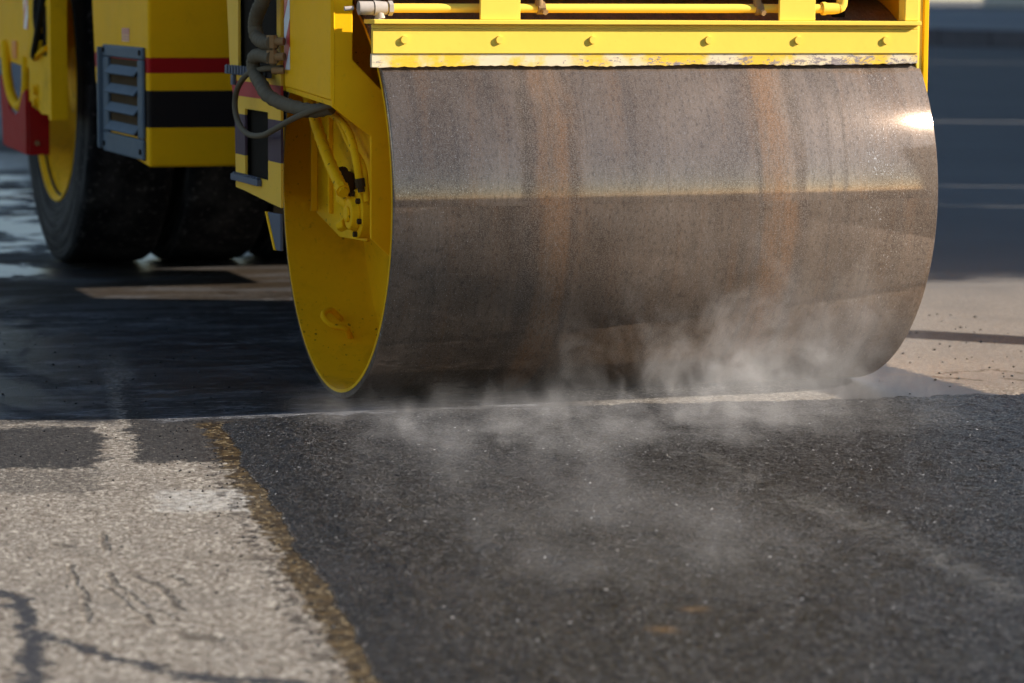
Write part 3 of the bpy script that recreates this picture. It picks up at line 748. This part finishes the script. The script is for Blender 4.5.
obj('vent_recess', bx(BM(), XV - .002, XV + .0002, y0 + .086, y1 - .101, z0 + .08, z1 - .05), M['brownsteel'], vent)
for (yy, zz) in ((y0 + .03, z0 + .03), (y0 + .03, z1 - .02), (y1 - .03, z0 + .03), (y1 - .03, z1 - .02)):
    obj('bolt', cyl(BM(), (XV - .014, yy, zz), (XV - .020, yy, zz), .010, n=10), M['dark'], vent)
obj('label', bx(BM(), -.9515, -.9502, 2.32, 2.455, 1.000, 1.050), M['label'], body)

# --- rear wheels: smooth wide tyres
WR = .80
def copy_tree(o, parent):
    c_ = o.copy(); COL.objects.link(c_); c_.parent = parent
    for ch in list(o.children): copy_tree(ch, c_)
    return c_
# the wheel is a single part: tyre mesh with rim and nuts as its sub-parts
def wheel_part(x0, w):
    b = BM(); s_ = .05
    prof = [(0.03, .50), (.008, .53), (-.006, .58), (-.010, .66), (-.006, .735), (.002, .770), (.008, .786), (.022, .796), (.05, WR), (w - .05, WR), (w - .022, .796), (w - .008, .786), (w - .002, .770), (w + .006, .735), (w + .010, .66), (w + .006, .58), (w - .008, .53), (w - .03, .50)]
    lathe(b, prof, 128)
    o = obj('wheel', b, M['rubber'], RR, smooth=True, autosm=60); o.location = (x0, 4.48, WR)
    def child(name, bm_, mt, **kw):
        c_ = obj(name, bm_, mt, None, **kw); c_.parent = o; c_.location = (0, 0, 0); return c_
    b = BM(); lathe(b, [(.012, .535), (.0, .530), (.004, .515), (.035, .505), (.05, .46), (.13, .43), (.16, .34), (.15, .16), (.09, .14), (.09, .0005)], 96)
    child('rim', b, M['yellow_dirty'], smooth=True, autosm=60)
    for k in range(8):
        a = k * PI / 4 + .2
        child('lug_nut', cyl(BM(), (.155, .24 * math.cos(a), .24 * math.sin(a)), (.12, .24 * math.cos(a), .24 * math.sin(a)), .018, n=6), M['brass'])
    return o
wh = wheel_part(-.84, .38)
for x0 in (-.40, .04, .46):
    c_ = copy_tree(wh, RR); c_.location = (x0, 4.48, WR)
obj('axle', cyl(BM(), (-.75, 4.48, .8), (.8, 4.48, .8), .09, n=24), M['dark'], RR, smooth=True)

# --- far left: rear side panel, bracket beam, red scraper tank
panel2 = obj('side_panel', prism(BM(), [(4.36, 1.75), (4.36, .850), (5.45, .888), (5.45, 1.75)], 'X', -.965, -.945), M['yellow'], RR, bevel=.006)
obj('reflector', bx(BM(), -.970, -.9655, 4.66, 4.78, .885, .965), M['orange'], panel2, bevel=.002)
obj('hazard_tape', bx(BM(), -.968, -.9655, 4.37, 4.47, 1.02, 1.6), M['hazard'], panel2)
bm = BM(); X0, X1 = -.985, -.955
for pts in ([(4.24, 1.75), (4.10, 1.75), (4.10, .915), (4.24, .90)], [(3.82, 1.75), (3.66, 1.75), (3.66, .915), (3.82, .915)],
            [(4.10, 1.75), (3.82, 1.75), (3.82, 1.12), (4.10, 1.12)], [(4.25, .914), (3.66, .914), (3.66, .675), (3.95, .672), (4.25, .72)]):
    prism(bm, pts, 'X', X0, X1)
beam = obj('bracket_beam', bm, M['yellow_dirty'], RR)
obj('beam_flange', bx(BM(), -1.01, -.94, 3.60, 3.657, .66, 1.75), M['yellow_dirty'], beam, bevel=.003)
obj('slot_backing', bx(BM(), -.95, -.94, 3.80, 4.12, .90, 1.13), M['dark'], beam)
for zz in (.768, .715):
    b = BM(); cyl(b, (-.985, 4.06, zz), (-.990, 4.06, zz), .028, n=20); cyl(b, (-.989, 4.06, zz), (-1.004, 4.06, zz), .019, n=6)
    obj('bolt', b, M['yellow_dirty'], beam)
bm = BM(); Xo = -1.0
no = [(4.93, .81), (4.86, .50), (4.26, .485), (4.26, .765), (4.36, .74), (4.44, .665), (4.56, .640), (4.68, .665), (4.76, .735), (4.80, .80)]
prism(bm, no, 'X', Xo, Xo + .012)
bx(bm, Xo + .0125, -.90, 4.25, 4.262, .485, .765); bx(bm, Xo + .0125, -.90, 4.263, 4.85, .490, .502)
box = obj('scraper_tank', bm, M['red'], RR, bevel=.002)
obj('bolt', cyl(BM(), (-.955, 4.249, .535), (-.955, 4.238, .535), .011, n=8), M['brass'], box)
obj('drain_pipe', tube(BM(), [(-.97, 4.95, .95), (-.985, 4.82, .82), (-.985, 4.70, .72), (-.975, 4.56, .68), (-.965, 4.46, .74), (-.96, 4.45, .90)], .022, 12), M['yellow_dirty'], RR, smooth=True)
for pts in ([(-1.0, 3.62, 1.40), (-1.02, 3.70, 1.16), (-1.02, 3.83, 1.02), (-1.01, 3.98, .93), (-.99, 4.08, .905)],
            [(-1.0, 3.86, 1.40), (-1.01, 3.92, 1.10), (-1.0, 3.90, .98)]):
    hose(pts, .014, M['hose_black'], 'brake_cable')
hose([(-.99, 3.80, .95), (-.995, 4.0, .915), (-.99, 4.1, .90)], .012, M['yellow'], 'brake_cable')

# ------------------------------------------------------------------ steam off the hot asphalt
m = newmat('steam'); t = NT(m); v = t.co(); x, y, z = t.xyz(v)[0:3]
wv = t.vadd(t.vmul(v, (1, .7, .62)), t.vmul(t.vadd(t.noise(v, 3.5, 2, .55, color=True), (-.5, -.5, -.5)), (.34, .20, .34)))
n1 = t.noise(wv, 9.5, 7, .66, .12)
n2 = t.noise(v, 1.9, 1, .5)
Hx = t.step(x, -.70, .05, .15, .74)
thr = t.add(t.sub(t.step(x, -.5, .2, .43, .39), t.mul(t.sub(n2, .5), .32)), t.mul(t.m('DIVIDE', z, Hx), .12))
wisp = t.m('POWER', t.step(n1, thr, t.add(thr, .28)), 1.5)
hz = t.m('POWER', t.step(z, .0, Hx, 1, 0), 1.4)
mxy = t.mul(t.band(x, -.92, .52, .26), t.band(y, -1.12, -.30, .26))
veil = t.mul(t.step(t.noise(wv, 6.0, 6, .68, .1), .42, .66), t.m('POWER', t.step(z, .14, .0), 1.1))
veil = t.mul(veil, t.mul(t.step(x, .5, -.2, .5, 2.4), t.band(y, -1.38, -.50, .20)))
veil = t.mul(veil, t.band(x, -1.02, .60, .2))
den = t.add(t.mul(t.mul(t.mul(wisp, hz), mxy), 2.0), t.mul(veil, .80))
vol = t.n('ShaderNodeVolumePrincipled'); t.put(vol.inputs['Color'], (.90, .86, .83)); t.l(den, vol.inputs['Density'])
vol.inputs['Anisotropy'].default_value = .15
t.l(vol.outputs[0], t.out.inputs['Volume'])
try: m.cycles.volume_step_rate = .8
except Exception: pass
bm = BM(); prism(bm, [(-1.12, -.32), (.90, -.32), (.86, -1.55), (-1.12, -1.55)], 'Z', .026, .60)
st_ = obj('steam', bm, m); st_['kind'] = 'stuff'; st_['label'] = 'thin white steam drifting off hot asphalt in front of the drum'; st_['category'] = 'steam'

m = newmat('thin_steam'); t = NT(m); v = t.co(); x, y, z = t.xyz(v)[0:3]
wv = t.vadd(t.vmul(v, (1, .8, .8)), t.vmul(t.vadd(t.noise(v, 3, 2, .6, color=True), (-.5, -.5, -.5)), (.3, .3, .3)))
n1 = t.noise(wv, 6.5, 3, .6, .1)
env = t.mul(t.mul(t.band(x, -1.28, -.62, .16), t.band(y, -3.1, -1.5, .3)), t.step(z, .0, .26, 1, 0))
vol = t.n('ShaderNodeVolumePrincipled'); t.put(vol.inputs['Color'], (.90, .86, .83)); t.l(t.mul(t.mul(t.step(n1, .42, .66), env), .36), vol.inputs['Density'])
t.l(vol.outputs[0], t.out.inputs['Volume'])
try: m.cycles.volume_step_rate = 1.2
except Exception: pass
bm = BM(); prism(bm, [(-1.5, -3.3), (-.45, -3.3), (-.45, -1.56), (-1.5, -1.56)], 'Z', .027, .30)
st2 = obj('steam', bm, m); st2['kind'] = 'stuff'; st2['label'] = 'faint thin steam rising from the fresh asphalt nearest the camera'; st2['category'] = 'steam'

# ------------------------------------------------------------------ light
EL, AZ = R(26.6), R(22.0)
sdir = Vector((math.cos(EL) * math.cos(AZ), -math.cos(EL) * math.sin(AZ), math.sin(EL)))
su = bpy.data.lights.new('sun', 'SUN'); su.energy = 4.6; su.angle = R(.5); su.color = (1.0, .93, .84)
so = bpy.data.objects.new('sun', su); so.rotation_euler = (-sdir).to_track_quat('-Z', 'Y').to_euler(); so.location = sdir * 30; COL.objects.link(so)
wd = bpy.data.worlds.new('World'); sc.world = wd; wd.use_nodes = True
nt = wd.node_tree; bg = nt.nodes['Background']; sky = nt.nodes.new('ShaderNodeTexSky'); sky.sky_type = 'NISHITA'; sky.sun_disc = False
sky.sun_elevation = EL; sky.sun_rotation = math.atan2(sdir.x, sdir.y); sky.air_density = 1.0; sky.dust_density = .25; sky.ozone_density = 1.5
nt.links.new(sky.outputs[0], bg.inputs[0]); bg.inputs[1].default_value = .07

# ------------------------------------------------------------------ camera
cam = bpy.data.cameras.new('camera'); co_ = bpy.data.objects.new('camera', cam); COL.objects.link(co_); sc.camera = co_
r2 = Vector((.94431885, -.32896651, .00655328)); fw = Vector((.32738163, .93740439, -.11871934)); u2 = Vector((.03291162, .11425433, .99290623))
mw = Matrix((( r2.x, u2.x, -fw.x, -3.13), (r2.y, u2.y, -fw.y, -8.17), (r2.z, u2.z, -fw.z, 1.18), (0, 0, 0, 1)))
co_.matrix_world = mw
cam.sensor_width = 36; cam.lens = 2900 / 1024 * 36; cam.clip_start = .1; cam.clip_end = 5000
cam.dof.use_dof = True; cam.dof.focus_distance = 7.95; cam.dof.aperture_fstop = 3.6; cam.dof.aperture_blades = 0

vs = sc.view_settings
sc.display_settings.display_device = 'sRGB'; vs.view_transform = 'Standard'; vs.look = 'None'; vs.gamma = 1; vs.exposure = 1.25; vs.use_curve_mapping = False
sc.cycles.use_denoising = True
sc.cycles.max_bounces = 8; sc.cycles.volume_bounces = 1
sc.cycles.use_adaptive_sampling = True; sc.cycles.adaptive_threshold = .03
